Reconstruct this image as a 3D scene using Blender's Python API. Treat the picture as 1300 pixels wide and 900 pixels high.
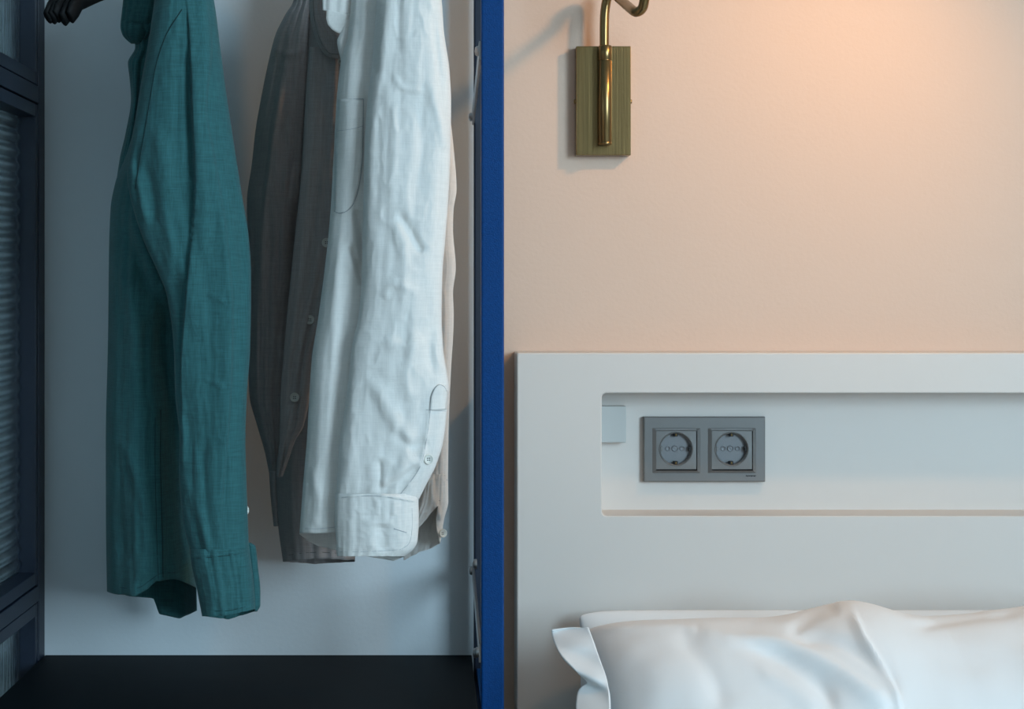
import bpy, bmesh, math, random
import numpy as np
from mathutils import Vector, Matrix

random.seed(7)
for o in list(bpy.data.objects):
    bpy.data.objects.remove(o, do_unlink=True)
scene = bpy.context.scene
C = scene.collection

# ------------------------------------------------------------------ camera
F, VX, VY, D0, CZ = 2000.0, 550.0, 375.0, 2.05, 1.10      # focal px, vanishing point, camera distance and height
cam = bpy.data.cameras.new('camera'); camo = bpy.data.objects.new('camera', cam); C.objects.link(camo)
camo.location = (0, -D0, CZ); camo.rotation_euler = (math.pi / 2, 0, 0)
cam.sensor_width = 36.0; cam.lens = F / 1300.0 * 36.0
cam.shift_x = (650 - VX) / 1300.0; cam.shift_y = -(450 - VY) / 1300.0
cam.clip_start = 0.05
scene.camera = camo

# ------------------------------------------------------------------ world, daylight, exposure
w = bpy.data.worlds.new('world'); scene.world = w; w.use_nodes = True
w.node_tree.nodes['Background'].inputs[0].default_value = (0.50, 0.76, 1.0, 1)
w.node_tree.nodes['Background'].inputs[1].default_value = 0.42

DAY = (0.60, 0.84, 1.0)
la = bpy.data.lights.new('window_daylight', 'AREA'); la.shape = 'RECTANGLE'; la.size = 1.5; la.size_y = 1.5
la.energy = 146; la.color = DAY
lo = bpy.data.objects.new('window_daylight', la); C.objects.link(lo)
lo.location = (2.64, -3.75, 1.80)
lo.rotation_euler = (Vector((0.2, 0.0, 0.95)) - Vector(lo.location)).to_track_quat('-Z', 'Y').to_euler()

scene.view_settings.view_transform = 'Standard'
scene.view_settings.look = 'None'
scene.view_settings.exposure = 0.0
scene.view_settings.gamma = 1.0
scene.view_settings.use_curve_mapping = False


# ------------------------------------------------------------------ helpers
def P(x, y, Y):
    """the point of the place that the photo shows at (x, y) when it lies at depth Y"""
    d = D0 + Y
    return Vector(((x - VX) * d / F, Y, CZ - (y - VY) * d / F))


def to_px(V):
    d = D0 + V[..., 1]
    return VX + F * V[..., 0] / d, VY - F * (V[..., 2] - CZ) / d


def thing(name, label, cat, loc=(0, 0, 0), group=None):
    o = bpy.data.objects.new(name, None); C.objects.link(o)
    o.empty_display_size = 0.05
    o.location = loc; o['label'] = label; o['category'] = cat
    if group: o['group'] = group
    return o


def world_loc(o):
    v = Vector((0, 0, 0))
    while o is not None:
        v = v + o.location; o = o.parent
    return v


def mesh_obj(name, verts, faces, mat, parent=None, smooth=False, label=None, fmat=None):
    """verts in world coordinates; origin moves to the parent's origin"""
    off = world_loc(parent) if parent else Vector((0, 0, 0))
    V = np.asarray([tuple(v) for v in verts] if not isinstance(verts, np.ndarray) else verts, dtype=float)
    V = V - np.array(off)
    m = bpy.data.meshes.new(name)
    m.from_pydata(V.tolist(), [], [tuple(int(i) for i in f) for f in faces])
    mats = mat if isinstance(mat, (list, tuple)) else [mat]
    for k in mats: m.materials.append(k)
    if fmat is not None: m.polygons.foreach_set('material_index', fmat)
    if smooth: m.polygons.foreach_set('use_smooth', [True] * len(m.polygons))
    m.update()
    o = bpy.data.objects.new(name, m); C.objects.link(o)
    if parent: o.parent = parent
    if label: o['label'] = label
    return o


def bm_obj(name, bm, mat, parent=None, smooth=False, label=None):
    off = world_loc(parent) if parent else Vector((0, 0, 0))
    bmesh.ops.translate(bm, verts=bm.verts, vec=-off)
    m = bpy.data.meshes.new(name); bm.to_mesh(m); bm.free()
    for k in (mat if isinstance(mat, (list, tuple)) else [mat]): m.materials.append(k)
    if smooth:
        for p in m.polygons: p.use_smooth = True
    o = bpy.data.objects.new(name, m); C.objects.link(o)
    if parent: o.parent = parent
    if label: o['label'] = label
    return o


def tag(o, label, cat, group=None):
    o['label'] = label; o['category'] = cat
    if group: o['group'] = group
    return o


def bm_box(lo_, hi, bev=0.0, seg=2, bm=None):
    b = bm or bmesh.new()
    r = bmesh.ops.create_cube(b, size=1.0)
    vs = r['verts']
    for v in vs:
        v.co = Vector([lo_[i] + (v.co[i] + 0.5) * (hi[i] - lo_[i]) for i in range(3)])
    if bev > 0:
        es = list({e for v in vs for e in v.link_edges})
        bmesh.ops.bevel(b, geom=es, offset=bev, segments=seg, profile=0.5, affect='EDGES')
    return b


def box(name, lo_, hi, mat, parent=None, bev=0.0, seg=2, label=None):
    return bm_obj(name, bm_box(lo_, hi, bev, seg), mat, parent, False, label)


def catmull(pts, n=12):
    pts = [Vector(p) for p in pts]
    out = []
    for i in range(len(pts) - 1):
        p0 = pts[max(i - 1, 0)]; p1 = pts[i]; p2 = pts[i + 1]; p3 = pts[min(i + 2, len(pts) - 1)]
        for k in range(n):
            t = k / n
            out.append(0.5 * ((2 * p1) + (-p0 + p2) * t + (2 * p0 - 5 * p1 + 4 * p2 - p3) * t * t + (-p0 + 3 * p1 - 3 * p2 + p3) * t ** 3))
    out.append(pts[-1])
    return out


def tube_along(pts, r, seg=16, caps=True):
    """verts, faces of a round tube; r a number or a list"""
    pts = [Vector(p) for p in pts]; n = len(pts)
    rs = r if isinstance(r, (list, tuple)) else [r] * n
    V, Fc = [], []
    up = None
    for i, p in enumerate(pts):
        t = (pts[min(i + 1, n - 1)] - pts[max(i - 1, 0)]).normalized()
        if up is None:
            up = t.orthogonal().normalized()
        up = (up - t * up.dot(t)).normalized()
        b = t.cross(up)
        for k in range(seg):
            a = 2 * math.pi * k / seg
            V.append(p + (up * math.cos(a) + b * math.sin(a)) * rs[i])
    for i in range(n - 1):
        for k in range(seg):
            k2 = (k + 1) % seg
            Fc.append((i * seg + k, i * seg + k2, (i + 1) * seg + k2, (i + 1) * seg + k))
    if caps:
        Fc.append(tuple(reversed(range(seg)))); Fc.append(tuple((n - 1) * seg + k for k in range(seg)))
    return V, Fc


def lathe(prof, M, seg=40):
    """prof: (radius, height) list, revolved round local z, placed by matrix M"""
    V, Fc = [], []
    n = len(prof)
    for (r, h) in prof:
        for k in range(seg):
            a = 2 * math.pi * k / seg
            V.append(M @ Vector((r * math.cos(a), r * math.sin(a), h)))
    for i in range(n - 1):
        for k in range(seg):
            k2 = (k + 1) % seg
            Fc.append((i * seg + k, i * seg + k2, (i + 1) * seg + k2, (i + 1) * seg + k))
    return V, Fc


# ---- numpy gradient-free value noise, smooth, about -1..1
def _hash(ix, iy, iz, seed):
    h = (ix.astype(np.int64) * 374761393 + iy.astype(np.int64) * 668265263 + iz.astype(np.int64) * 2147483647 + seed * 974711) & 0xffffffff
    h = ((h ^ (h >> 13)) * 1274126177) & 0xffffffff
    h = h ^ (h >> 16)
    return (h & 0xffff) / 32767.5 - 1.0


def vnoise(x, y, z=None, seed=0):
    x = np.asarray(x, float); y = np.asarray(y, float)
    z = np.zeros_like(x) if z is None else np.asarray(z, float) + np.zeros_like(x)
    ix, iy, iz = np.floor(x), np.floor(y), np.floor(z)
    fx, fy, fz = x - ix, y - iy, z - iz
    s = lambda t: t * t * t * (t * (t * 6 - 15) + 10)
    u, v, q = s(fx), s(fy), s(fz)
    r = 0
    for a in (0, 1):
        for b in (0, 1):
            for c in (0, 1):
                r = r + _hash(ix + a, iy + b, iz + c, seed) * (u if a else 1 - u) * (v if b else 1 - v) * (q if c else 1 - q)
    return r


def pchip(xk, yk, x):
    """monotone cubic interpolation"""
    xk = np.asarray(xk, float); yk = np.asarray(yk, float)
    h = np.diff(xk); dl = np.diff(yk) / h
    m = np.zeros_like(yk)
    m[1:-1] = np.where(dl[:-1] * dl[1:] > 0, 2 * dl[:-1] * dl[1:] / np.where(np.abs(dl[:-1] + dl[1:]) < 1e-12, 1, dl[:-1] + dl[1:]), 0)
    m[0] = dl[0]; m[-1] = dl[-1]
    x = np.clip(x, xk[0], xk[-1])
    i = np.clip(np.searchsorted(xk, x) - 1, 0, len(xk) - 2)
    t = (x - xk[i]) / h[i]
    return ((2 * t ** 3 - 3 * t ** 2 + 1) * yk[i] + (t ** 3 - 2 * t ** 2 + t) * h[i] * m[i]
            + (-2 * t ** 3 + 3 * t ** 2) * yk[i + 1] + (t ** 3 - t ** 2) * h[i] * m[i + 1])


# ------------------------------------------------------------------ materials
def mat_new(name):
    m = bpy.data.materials.new(name); m.use_nodes = True
    nt = m.node_tree
    return m, nt, nt.nodes['Principled BSDF']


def nd(nt, kind, **kw):
    n = nt.nodes.new(kind)
    for k, v in kw.items(): setattr(n, k, v)
    return n


def plain(name, col, rough=0.5, metal=0.0, noise=None, bump=None, spec=0.5):
    """noise = (scale, amount) tints the colour; bump = (scale, strength, distance)"""
    m, nt, b = mat_new(name)
    b.inputs['Roughness'].default_value = rough; b.inputs['Metallic'].default_value = metal
    b.inputs['Specular IOR Level'].default_value = spec
    tc = nd(nt, 'ShaderNodeTexCoord')
    if noise:
        n = nd(nt, 'ShaderNodeTexNoise'); n.inputs['Scale'].default_value = noise[0]; n.inputs['Detail'].default_value = 4
        nt.links.new(tc.outputs['Object'], n.inputs['Vector'])
        mx = nd(nt, 'ShaderNodeMix', data_type='RGBA')
        mx.inputs[6].default_value = tuple(c * (1 - noise[1]) for c in col) + (1,)
        mx.inputs[7].default_value = tuple(min(1, c * (1 + noise[1])) for c in col) + (1,)
        nt.links.new(n.outputs['Fac'], mx.inputs[0]); nt.links.new(mx.outputs[2], b.inputs['Base Color'])
    else:
        b.inputs['Base Color'].default_value = tuple(col) + (1,)
    if bump:
        n = nd(nt, 'ShaderNodeTexNoise'); n.inputs['Scale'].default_value = bump[0]; n.inputs['Detail'].default_value = 2
        nt.links.new(tc.outputs['Object'], n.inputs['Vector'])
        bp = nd(nt, 'ShaderNodeBump'); bp.inputs['Strength'].default_value = bump[1]; bp.inputs['Distance'].default_value = bump[2]
        nt.links.new(n.outputs['Fac'], bp.inputs['Height']); nt.links.new(bp.outputs['Normal'], b.inputs['Normal'])
    return m


def linen(name, col, var=0.16, wr=0.9):
    """woven cloth: thread slubs along both directions, fine weave relief, soft creases"""
    m, nt, b = mat_new(name)
    b.inputs['Roughness'].default_value = wr
    b.inputs['Specular IOR Level'].default_value = 0.2
    b.inputs['Sheen Weight'].default_value = 0.12
    b.inputs['Sheen Roughness'].default_value = 0.5
    tc = nd(nt, 'ShaderNodeTexCoord')
    outs = []
    for sc in ((1500, 1500, 70), (90, 90, 1500)):
        mp = nd(nt, 'ShaderNodeMapping'); mp.inputs['Scale'].default_value = sc
        nt.links.new(tc.outputs['Object'], mp.inputs['Vector'])
        n = nd(nt, 'ShaderNodeTexNoise'); n.inputs['Scale'].default_value = 0.55; n.inputs['Detail'].default_value = 3
        nt.links.new(mp.outputs['Vector'], n.inputs['Vector']); outs.append(n)
    ad = nd(nt, 'ShaderNodeMath', operation='ADD')
    nt.links.new(outs[0].outputs['Fac'], ad.inputs[0]); nt.links.new(outs[1].outputs['Fac'], ad.inputs[1])
    rg = nd(nt, 'ShaderNodeMapRange'); rg.inputs['From Min'].default_value = 0.7; rg.inputs['From Max'].default_value = 1.3
    nt.links.new(ad.outputs[0], rg.inputs['Value'])
    mx = nd(nt, 'ShaderNodeMix', data_type='RGBA')
    mx.inputs[6].default_value = tuple(c * (1 - var) for c in col) + (1,)
    mx.inputs[7].default_value = tuple(min(1, c * (1 + var)) for c in col) + (1,)
    nt.links.new(rg.outputs['Result'], mx.inputs[0])
    nt.links.new(mx.outputs[2], b.inputs['Base Color'])
    b1 = nd(nt, 'ShaderNodeBump'); b1.inputs['Strength'].default_value = 0.2; b1.inputs['Distance'].default_value = 0.0006
    nt.links.new(ad.outputs[0], b1.inputs['Height'])
    n2 = nd(nt, 'ShaderNodeTexNoise'); n2.inputs['Scale'].default_value = 55; n2.inputs['Detail'].default_value = 3; n2.inputs['Distortion'].default_value = 0.6
    nt.links.new(tc.outputs['Object'], n2.inputs['Vector'])
    b2 = nd(nt, 'ShaderNodeBump'); b2.inputs['Strength'].default_value = 0.12; b2.inputs['Distance'].default_value = 0.004
    nt.links.new(n2.outputs['Fac'], b2.inputs['Height']); nt.links.new(b1.outputs['Normal'], b2.inputs['Normal'])
    nt.links.new(b2.outputs['Normal'], b.inputs['Normal'])
    return m


def brass_mat(name):
    m, nt, b = mat_new(name)
    b.inputs['Metallic'].default_value = 1.0; b.inputs['Roughness'].default_value = 0.28
    tc = nd(nt, 'ShaderNodeTexCoord')
    mp = nd(nt, 'ShaderNodeMapping'); mp.inputs['Scale'].default_value = (900, 900, 12)
    nt.links.new(tc.outputs['Object'], mp.inputs['Vector'])
    n = nd(nt, 'ShaderNodeTexNoise'); n.inputs['Scale'].default_value = 0.6; n.inputs['Detail'].default_value = 3
    nt.links.new(mp.outputs['Vector'], n.inputs['Vector'])
    mx = nd(nt, 'ShaderNodeMix', data_type='RGBA')
    mx.inputs[6].default_value = (0.15, 0.10, 0.045, 1); mx.inputs[7].default_value = (0.34, 0.225, 0.095, 1)
    nt.links.new(n.outputs['Fac'], mx.inputs[0]); nt.links.new(mx.outputs[2], b.inputs['Base Color'])
    bp = nd(nt, 'ShaderNodeBump'); bp.inputs['Strength'].default_value = 0.25; bp.inputs['Distance'].default_value = 0.0004
    nt.links.new(n.outputs['Fac'], bp.inputs['Height']); nt.links.new(bp.outputs['Normal'], b.inputs['Normal'])
    return m


def glass_mat(name, col, rough, scale, stretch, bs):
    m, nt, b = mat_new(name)
    b.inputs['Base Color'].default_value = tuple(col) + (1,)
    b.inputs['Transmission Weight'].default_value = 1.0
    b.inputs['Roughness'].default_value = rough; b.inputs['IOR'].default_value = 1.45
    tc = nd(nt, 'ShaderNodeTexCoord')
    mp = nd(nt, 'ShaderNodeMapping'); mp.inputs['Scale'].default_value = stretch
    nt.links.new(tc.outputs['Object'], mp.inputs['Vector'])
    n = nd(nt, 'ShaderNodeTexNoise'); n.inputs['Scale'].default_value = scale; n.inputs['Detail'].default_value = 2
    nt.links.new(mp.outputs['Vector'], n.inputs['Vector'])
    bp = nd(nt, 'ShaderNodeBump'); bp.inputs['Strength'].default_value = bs; bp.inputs['Distance'].default_value = 0.003
    nt.links.new(n.outputs['Fac'], bp.inputs['Height']); nt.links.new(bp.outputs['Normal'], b.inputs['Normal'])
    return m


M = {}
M['wall'] = plain('warm beige wall paint', (0.74, 0.535, 0.42), 0.75, noise=(3, 0.02), bump=(180, 0.12, 0.002), spec=0.25)
M['alcove'] = plain('pale grey alcove paint', (0.66, 0.71, 0.74), 0.75, noise=(3, 0.03), bump=(180, 0.10, 0.002), spec=0.25)
M['headboard'] = plain('cream headboard paint', (0.70, 0.645, 0.60), 0.5, noise=(6, 0.012), bump=(250, 0.04, 0.001), spec=0.3)
M['white_paint'] = plain('white room paint', (0.72, 0.74, 0.75), 0.8)
M['floor'] = plain('oak floor', (0.30, 0.22, 0.15), 0.5, noise=(5, 0.25))
M['blue'] = plain('blue hammered metal', (0.0005, 0.044, 0.175), 0.45, noise=(300, 0.3), bump=(700, 0.35, 0.0012), spec=0.16)
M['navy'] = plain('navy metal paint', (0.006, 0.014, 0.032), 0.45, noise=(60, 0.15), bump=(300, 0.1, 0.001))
M['steel'] = plain('zinc steel', (0.42, 0.42, 0.43), 0.35, 1.0, noise=(40, 0.1))
M['shelf'] = plain('black shelf board', (0.005, 0.008, 0.011), 0.6, noise=(30, 0.2), bump=(400, 0.1, 0.0006), spec=0.08)
M['black'] = plain('black hanger lacquer', (0.004, 0.0045, 0.005), 0.6, noise=(60, 0.2), spec=0.15)
M['green'] = linen('green linen', (0.036, 0.128, 0.135), 0.22)
M['white'] = linen('white linen', (0.78, 0.75, 0.715), 0.05)
M['grey'] = linen('grey linen', (0.34, 0.305, 0.295), 0.12)
M['thread_green'] = plain('dark green thread', (0.004, 0.022, 0.024), 0.9, noise=(400, 0.2))
M['thread_white'] = plain('grey thread', (0.40, 0.41, 0.43), 0.9, noise=(400, 0.2))
M['thread_grey'] = plain('dark grey thread', (0.07, 0.065, 0.065), 0.9, noise=(400, 0.2))
M['button'] = plain('pearl button', (0.72, 0.70, 0.64), 0.3, noise=(200, 0.08))
M['button_grey'] = plain('grey horn button', (0.58, 0.55, 0.50), 0.35, noise=(200, 0.12))
M['hole'] = plain('button hole shade', (0.03, 0.03, 0.03), 0.8, noise=(200, 0.1))
M['brass'] = brass_mat('antique brass')
M['socket'] = plain('silver plastic', (0.185, 0.18, 0.175), 0.42, 0.25, noise=(90, 0.03), bump=(900, 0.05, 0.0004))
M['socket_in'] = plain('socket well plastic', (0.20, 0.205, 0.215), 0.45, 0.1, noise=(700, 0.12))
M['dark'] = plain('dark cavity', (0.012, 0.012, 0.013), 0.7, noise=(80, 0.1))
M['box'] = plain('white plastic', (0.52, 0.52, 0.50), 0.5, noise=(30, 0.02))
M['pillow'] = plain('white cotton', (0.90, 0.89, 0.885), 0.85, noise=(25, 0.01), bump=(900, 0.10, 0.0005), spec=0.2)
M['glass_wave'] = glass_mat('wavy glass', (0.72, 0.86, 0.90), 0.20, 40, (1, 1.0, 0.6), 0.06)
M['glass_streak'] = glass_mat('streaked glass', (0.72, 0.86, 0.90), 0.22, 260, (1, 1, 0.06), 0.3)
M['bulb'], _nt, _b = mat_new('warm bulb')
_b.inputs['Emission Color'].default_value = (1, 0.66, 0.32, 1); _b.inputs['Emission Strength'].default_value = 6.0
_b.inputs['Base Color'].default_value = (0.9, 0.85, 0.75, 1)

# ------------------------------------------------------------------ the room
def struct(name, lo_, hi, mat, bev=0.0):
    o = box(name, lo_, hi, mat, None, bev); o['kind'] = 'structure'; return o

struct('wall_back', (0.075, 0.0, 0), (2.6, 0.15, 2.6), M['wall'])
struct('wall_alcove', (-2.2, 0.0, 0), (0.075, 0.15, 2.6), M['alcove'])
struct('floor', (-2.2, -4.9, -0.1), (2.6, 0.15, 0.0), M['floor'])
struct('ceiling', (-2.2, -4.9, 2.6), (2.6, 0.15, 2.7), M['white_paint'])
struct('wall_left', (-2.3, -4.9, 0), (-2.2, 0.15, 2.6), M['white_paint'])
struct('wall_front', (-2.2, -5.0, 0), (2.6, -4.9, 2.6), M['white_paint'])
# right wall round its window opening
WY0, WY1, WZ0, WZ1 = -4.6, -2.95, 0.95, 2.5
b_ = bmesh.new()
for lo_, hi in (((2.6, -4.9, 0), (2.7, WY0, 2.6)), ((2.6, WY1, 0), (2.7, 0.15, 2.6)),
                ((2.6, WY0, 0), (2.7, WY1, WZ0)), ((2.6, WY0, WZ1), (2.7, WY1, 2.6))):
    bm_box(lo_, hi, bm=b_)
wr = bm_obj('wall_right', b_, M['white_paint']); wr['kind'] = 'structure'
b_ = bmesh.new()
for lo_, hi in (((2.6, WY0, WZ0), (2.64, WY0 + .04, WZ1)), ((2.6, WY1 - .04, WZ0), (2.64, WY1, WZ1)),
                ((2.6, WY0, WZ0), (2.64, WY1, WZ0 + .04)), ((2.6, WY0, WZ1 - .04), (2.64, WY1, WZ1))):
    bm_box(lo_, hi, 0.004, bm=b_)
wi = bm_obj('window_1', b_, M['white_paint']); wi['kind'] = 'structure'

# ------------------------------------------------------------------ headboard with its long niche
HY, HB = -0.065, -0.001          # front and back depth of the headboard
NB = -0.006                   # back of the niche
hx0 = P(656, 0, HY).x; hx1 = 1.80
hz1 = P(0, 448, HY).z; hz0 = 0.0
nx0 = P(764, 0, HY).x; nx1 = 1.70
nz1 = P(0, 499, HY).z; nz0 = P(0, 655, HY).z


def rrect(x0, x1, z0, z1, r, n=6):
    pts = []
    for cx, cz, a0 in ((x1 - r, z1 - r, 0), (x0 + r, z1 - r, 90), (x0 + r, z0 + r, 180), (x1 - r, z0 + r, 270)):
        for k in range(n + 1):
            a = math.radians(a0 + 90 * k / n)
            pts.append((cx + r * math.cos(a), cz + r * math.sin(a)))
    return pts

N = 6
outer = rrect(hx0, hx1, hz0, hz1, 0.003, N)
outer_b = rrect(hx0 + .0015, hx1 - .0015, hz0 + .0015, hz1 - .0015, 0.003, N)
inner_f = rrect(nx0 - .0012, nx1 + .0012, nz0 - .0012, nz1 + .0012, 0.007, N)
inner = rrect(nx0, nx1, nz0, nz1, 0.006, N)
L_ = len(outer)
V = [(x, HB, z) for x, z in outer] + [(x, HY + .0015, z) for x, z in outer] + [(x, HY, z) for x, z in outer_b] \
    + [(x, HY, z) for x, z in inner_f] + [(x, HY + .0012, z) for x, z in inner] + [(x, NB, z) for x, z in inner]
Fc = []
for r in range(5):
    for k in range(L_):
        k2 = (k + 1) % L_
        Fc.append((r * L_ + k, r * L_ + k2, (r + 1) * L_ + k2, (r + 1) * L_ + k))
Fc.append(tuple(5 * L_ + k for k in range(L_)))
Fc.append(tuple(reversed(range(L_))))
hb = mesh_obj('headboard', V, Fc, M['headboard'])
tag(hb, 'cream painted headboard with a long recessed niche above the pillows', 'headboard')

# ------------------------------------------------------------------ double power socket in the niche
so = thing('double_socket', 'silver grey double power socket plate inside the headboard niche', 'socket', P(893.5, 570, NB))
SY = NB - 0.0095
px = (NB + D0) / F                                     # metres per photo pixel there
sc = P(893.5, 570, SY)


def SP(x, y, Y):                                       # photo px on the socket plane
    d = D0 + NB - 0.005
    return ((x - VX) * d / F, Y, CZ - (y - VY) * d / F)


def frame_mesh():
    """plate with two square openings whose edges slope inwards"""
    bm = bmesh.new()
    x0, _, z1 = SP(818, 530, 0); x1, _, z0 = SP(969.5, 610, 0)
    op = []
    for cx in (857.5, 927.8):
        a0 = SP(cx - 30, 543, 0); a1 = SP(cx + 31, 600, 0)
        op.append((a0[0], a1[0], a1[2], a0[2]))        # x0 x1 z0 z1
    xs = [x0, op[0][0], op[0][1], op[1][0], op[1][1], x1]
    zs = [z0, op[0][2], op[0][3], z1]
    g = {}
    for i, x in enumerate(xs):
        for j, z in enumerate(zs):
            g[i, j] = bm.verts.new((x, SY, z))
    for i in range(5):
        for j in range(3):
            if j == 1 and i in (1, 3): continue
            bm.faces.new((g[i, j], g[i + 1, j], g[i + 1, j + 1], g[i, j + 1]))
    # sloping reveals
    for i in (1, 3):
        q = [g[i, 1], g[i + 1, 1], g[i + 1, 2], g[i, 2]]
        mx, mz = 0.0046, 0.0034
        c = [(q[0].co.x + mx, q[0].co.z + mz), (q[1].co.x - mx, q[1].co.z + mz), (q[2].co.x - mx, q[2].co.z - mz), (q[3].co.x + mx, q[3].co.z - mz)]
        inn = [bm.verts.new((cx, SY - 0.0036, cz)) for cx, cz in c]
        dp = [bm.verts.new((cx, SY + 0.0020, cz)) for cx, cz in c]
        for k in range(4):
            k2 = (k + 1) % 4
            bm.faces.new((q[k], q[k2], inn[k2], inn[k]))
            bm.faces.new((inn[k], inn[k2], dp[k2], dp[k]))
    # rim back to the wall
    ring = [g[0, 0], g[5, 0], g[5, 3], g[0, 3]]
    per = [g[i, 0] for i in range(6)] + [g[5, j] for j in range(1, 4)] + [g[i, 3] for i in range(4, -1, -1)] + [g[0, j] for j in (2, 1)]
    cxm, czm = (x0 + x1) / 2, (z0 + z1) / 2
    o1 = [bm.verts.new((v.co.x + math.copysign(.0012, v.co.x - cxm) * (abs(v.co.x - cxm) > (x1 - x0) / 2 - 1e-5),
                        SY + .0012, v.co.z + math.copysign(.0012, v.co.z - czm) * (abs(v.co.z - czm) > (z1 - z0) / 2 - 1e-5))) for v in per]
    o2 = [bm.verts.new((v.co.x, NB - 0.0012, v.co.z)) for v in o1]
    n = len(per)
    for k in range(n):
        k2 = (k + 1) % n
        bm.faces.new((per[k], o1[k], o1[k2], per[k2])); bm.faces.new((o1[k], o2[k], o2[k2], o1[k2]))
    bmesh.ops.recalc_face_normals(bm, faces=bm.faces)
    return bm


bm_obj('frame', frame_mesh(), M['socket'], so)
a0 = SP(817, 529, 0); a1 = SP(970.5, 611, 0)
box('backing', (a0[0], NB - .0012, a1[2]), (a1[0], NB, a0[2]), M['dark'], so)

for ci, cx in enumerate((857.2, 927.6)):
    c = Vector(SP(cx, 569.3, SY - 0.0022))
    hs = 0.0262
    # insert plate with a round hole: quad ring from square to circle
    n = 48; r = 0.0208
    Vv, Ff = [], []
    for k in range(n):
        a = 2 * math.pi * k / n; ca, sa = math.cos(a), math.sin(a)
        s = hs / max(abs(ca), abs(sa))
        Vv.append((c.x + ca * s, c.y, c.z + sa * s))
    for rr, dy in ((r + .0014, -.0002), (r + .0007, -.0009), (r, -.0002), (r - .001, .0015), (r - .0012, .0075)):
        for k in range(n):
            a = 2 * math.pi * k / n
            Vv.append((c.x + math.cos(a) * rr, c.y + dy, c.z + math.sin(a) * rr))
    for q in range(5):
        for k in range(n):
            k2 = (k + 1) % n
            Ff.append((q * n + k, q * n + k2, (q + 1) * n + k2, (q + 1) * n + k))
    ins = mesh_obj('insert', Vv, Ff, M['socket'], so)
    # well floor
    Rm = Matrix.Translation(c) @ Matrix.Rotation(math.radians(90), 4, 'X')
    Vv, Ff = lathe([(0.0001, -.0075), (r - .0011, -.0075)], Rm, n)
    mesh_obj('well', Vv, Ff, M['socket_in'], ins)
    for sx in (-1, 1):                                  # pin holes with raised lips, side guides
        Vv, Ff = lathe([(.0036, -.0075), (.0034, -.0066), (.0026, -.0066), (.0024, -.0072), (.0001, -.0072)],
                       Rm @ Matrix.Translation((sx * .0093, 0, 0)), 20)
        mesh_obj('pin_hole', Vv, Ff, M['socket_in'], ins, True)
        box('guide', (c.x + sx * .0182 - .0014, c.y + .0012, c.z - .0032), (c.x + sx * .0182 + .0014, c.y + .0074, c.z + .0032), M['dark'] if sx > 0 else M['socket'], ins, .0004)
    Vv, Ff = lathe([(.0042, -.0075), (.0042, -.0062), (.0032, -.0060), (.0030, -.0068), (.0012, -.0066), (.0001, -.0062)], Rm, 24)
    mesh_obj('screw', Vv, Ff, M['socket_in'], ins, True)
    for sz in (-1, 1):                                  # earth contacts
        zc = c.z + sz * .0182
        box('contact_slot', (c.x - .0026, c.y + .0004, zc - .0022), (c.x + .0026, c.y + .0074, zc + .0022), M['dark'], ins, .0006)
        box('earth_contact', (c.x - .0011, c.y - .0006, zc - .0016), (c.x + .0011, c.y + .0060, zc + .0016), M['brass'], ins, .0006)
# the small worn mark in the lower right corner (too small to read in the photo)
a0 = SP(946, 602.6, 0); a1 = SP(958.5, 604.6, 0)
bmk = bmesh.new()
xx = a0[0]; k = 0
while xx < a1[0]:
    wv = (0.0009, 0.0012, 0.0008, 0.0014)[k % 4]
    bm_box((xx, SY - .00012, a1[2] + (0.0004 if k % 3 == 0 else 0)), (xx + wv, SY + .0002, a0[2] - (0.0003 if k % 2 else 0)), bm=bmk)
    xx += wv + .0004; k += 1
bm_obj('printed_mark', bmk, M['dark'], so)

# blank plastic box at the niche's left end
q0 = P(757.5, 515.5, NB - .016); q1 = P(795, 562, NB - .016)
wb = box('junction_box', (nx0 + .0004, NB - .016, q1.z), (q1.x, NB - .0002, q0.z), M['box'], None, .0012)
tag(wb, 'small plain white plastic box at the left end of the headboard niche', 'box')

# ------------------------------------------------------------------ brass wall lamp
LY = -0.019
pa = P(731.5, 58.5, LY); pb = P(801, 197, LY)
lamp = thing('wall_lamp', 'antique brass swing-arm wall lamp with rectangular backplate above the headboard', 'lamp', ((pa.x + pb.x) / 2, 0, pb.z))
box('backplate', (pa.x, LY, pb.z), (pb.x, -0.0005, pa.z), M['brass'], lamp, .0009)
for xs_, s in ((pa.x, -1), (pb.x, 1)):
    zc = P(0, 128, LY).z
    Vv, Ff = lathe([(0.0032, 0), (0.0032, .0012), (.002, .0022), (.0001, .0024)],
                   Matrix.Translation((xs_, -0.011, zc)) @ Matrix.Rotation(s * math.radians(90), 4, 'Y'), 14)
    mesh_obj('side_screw', Vv, Ff, M['brass'], lamp, True)
TY = -0.0295
ct = P(768.3, 58, TY); cbm = P(768.8, 184, TY)
rt = 8.6 * (D0 + TY) / F
prof = [(.0001, 0), (rt - .0006, 0), (rt, .0006), (rt, .003), (rt - .0004, .0034), (rt - .0004, .0038), (rt, .0042)]
Hh = ct.z - cbm.z
prof += [(rt, Hh - .020), (rt - .0005, Hh - .0196), (rt - .0005, Hh - .0186), (rt, Hh - .018), (rt, Hh - .001), (rt - .001, Hh), (.0055, Hh), (.0001, Hh)]
Vv, Ff = lathe(prof, Matrix.Translation((ct.x, TY, cbm.z)), 40)
hold = mesh_obj('tube_holder', Vv, Ff, M['brass'], lamp)
for p in hold.data.polygons: p.use_smooth = abs(p.normal.z) < .5
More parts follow.
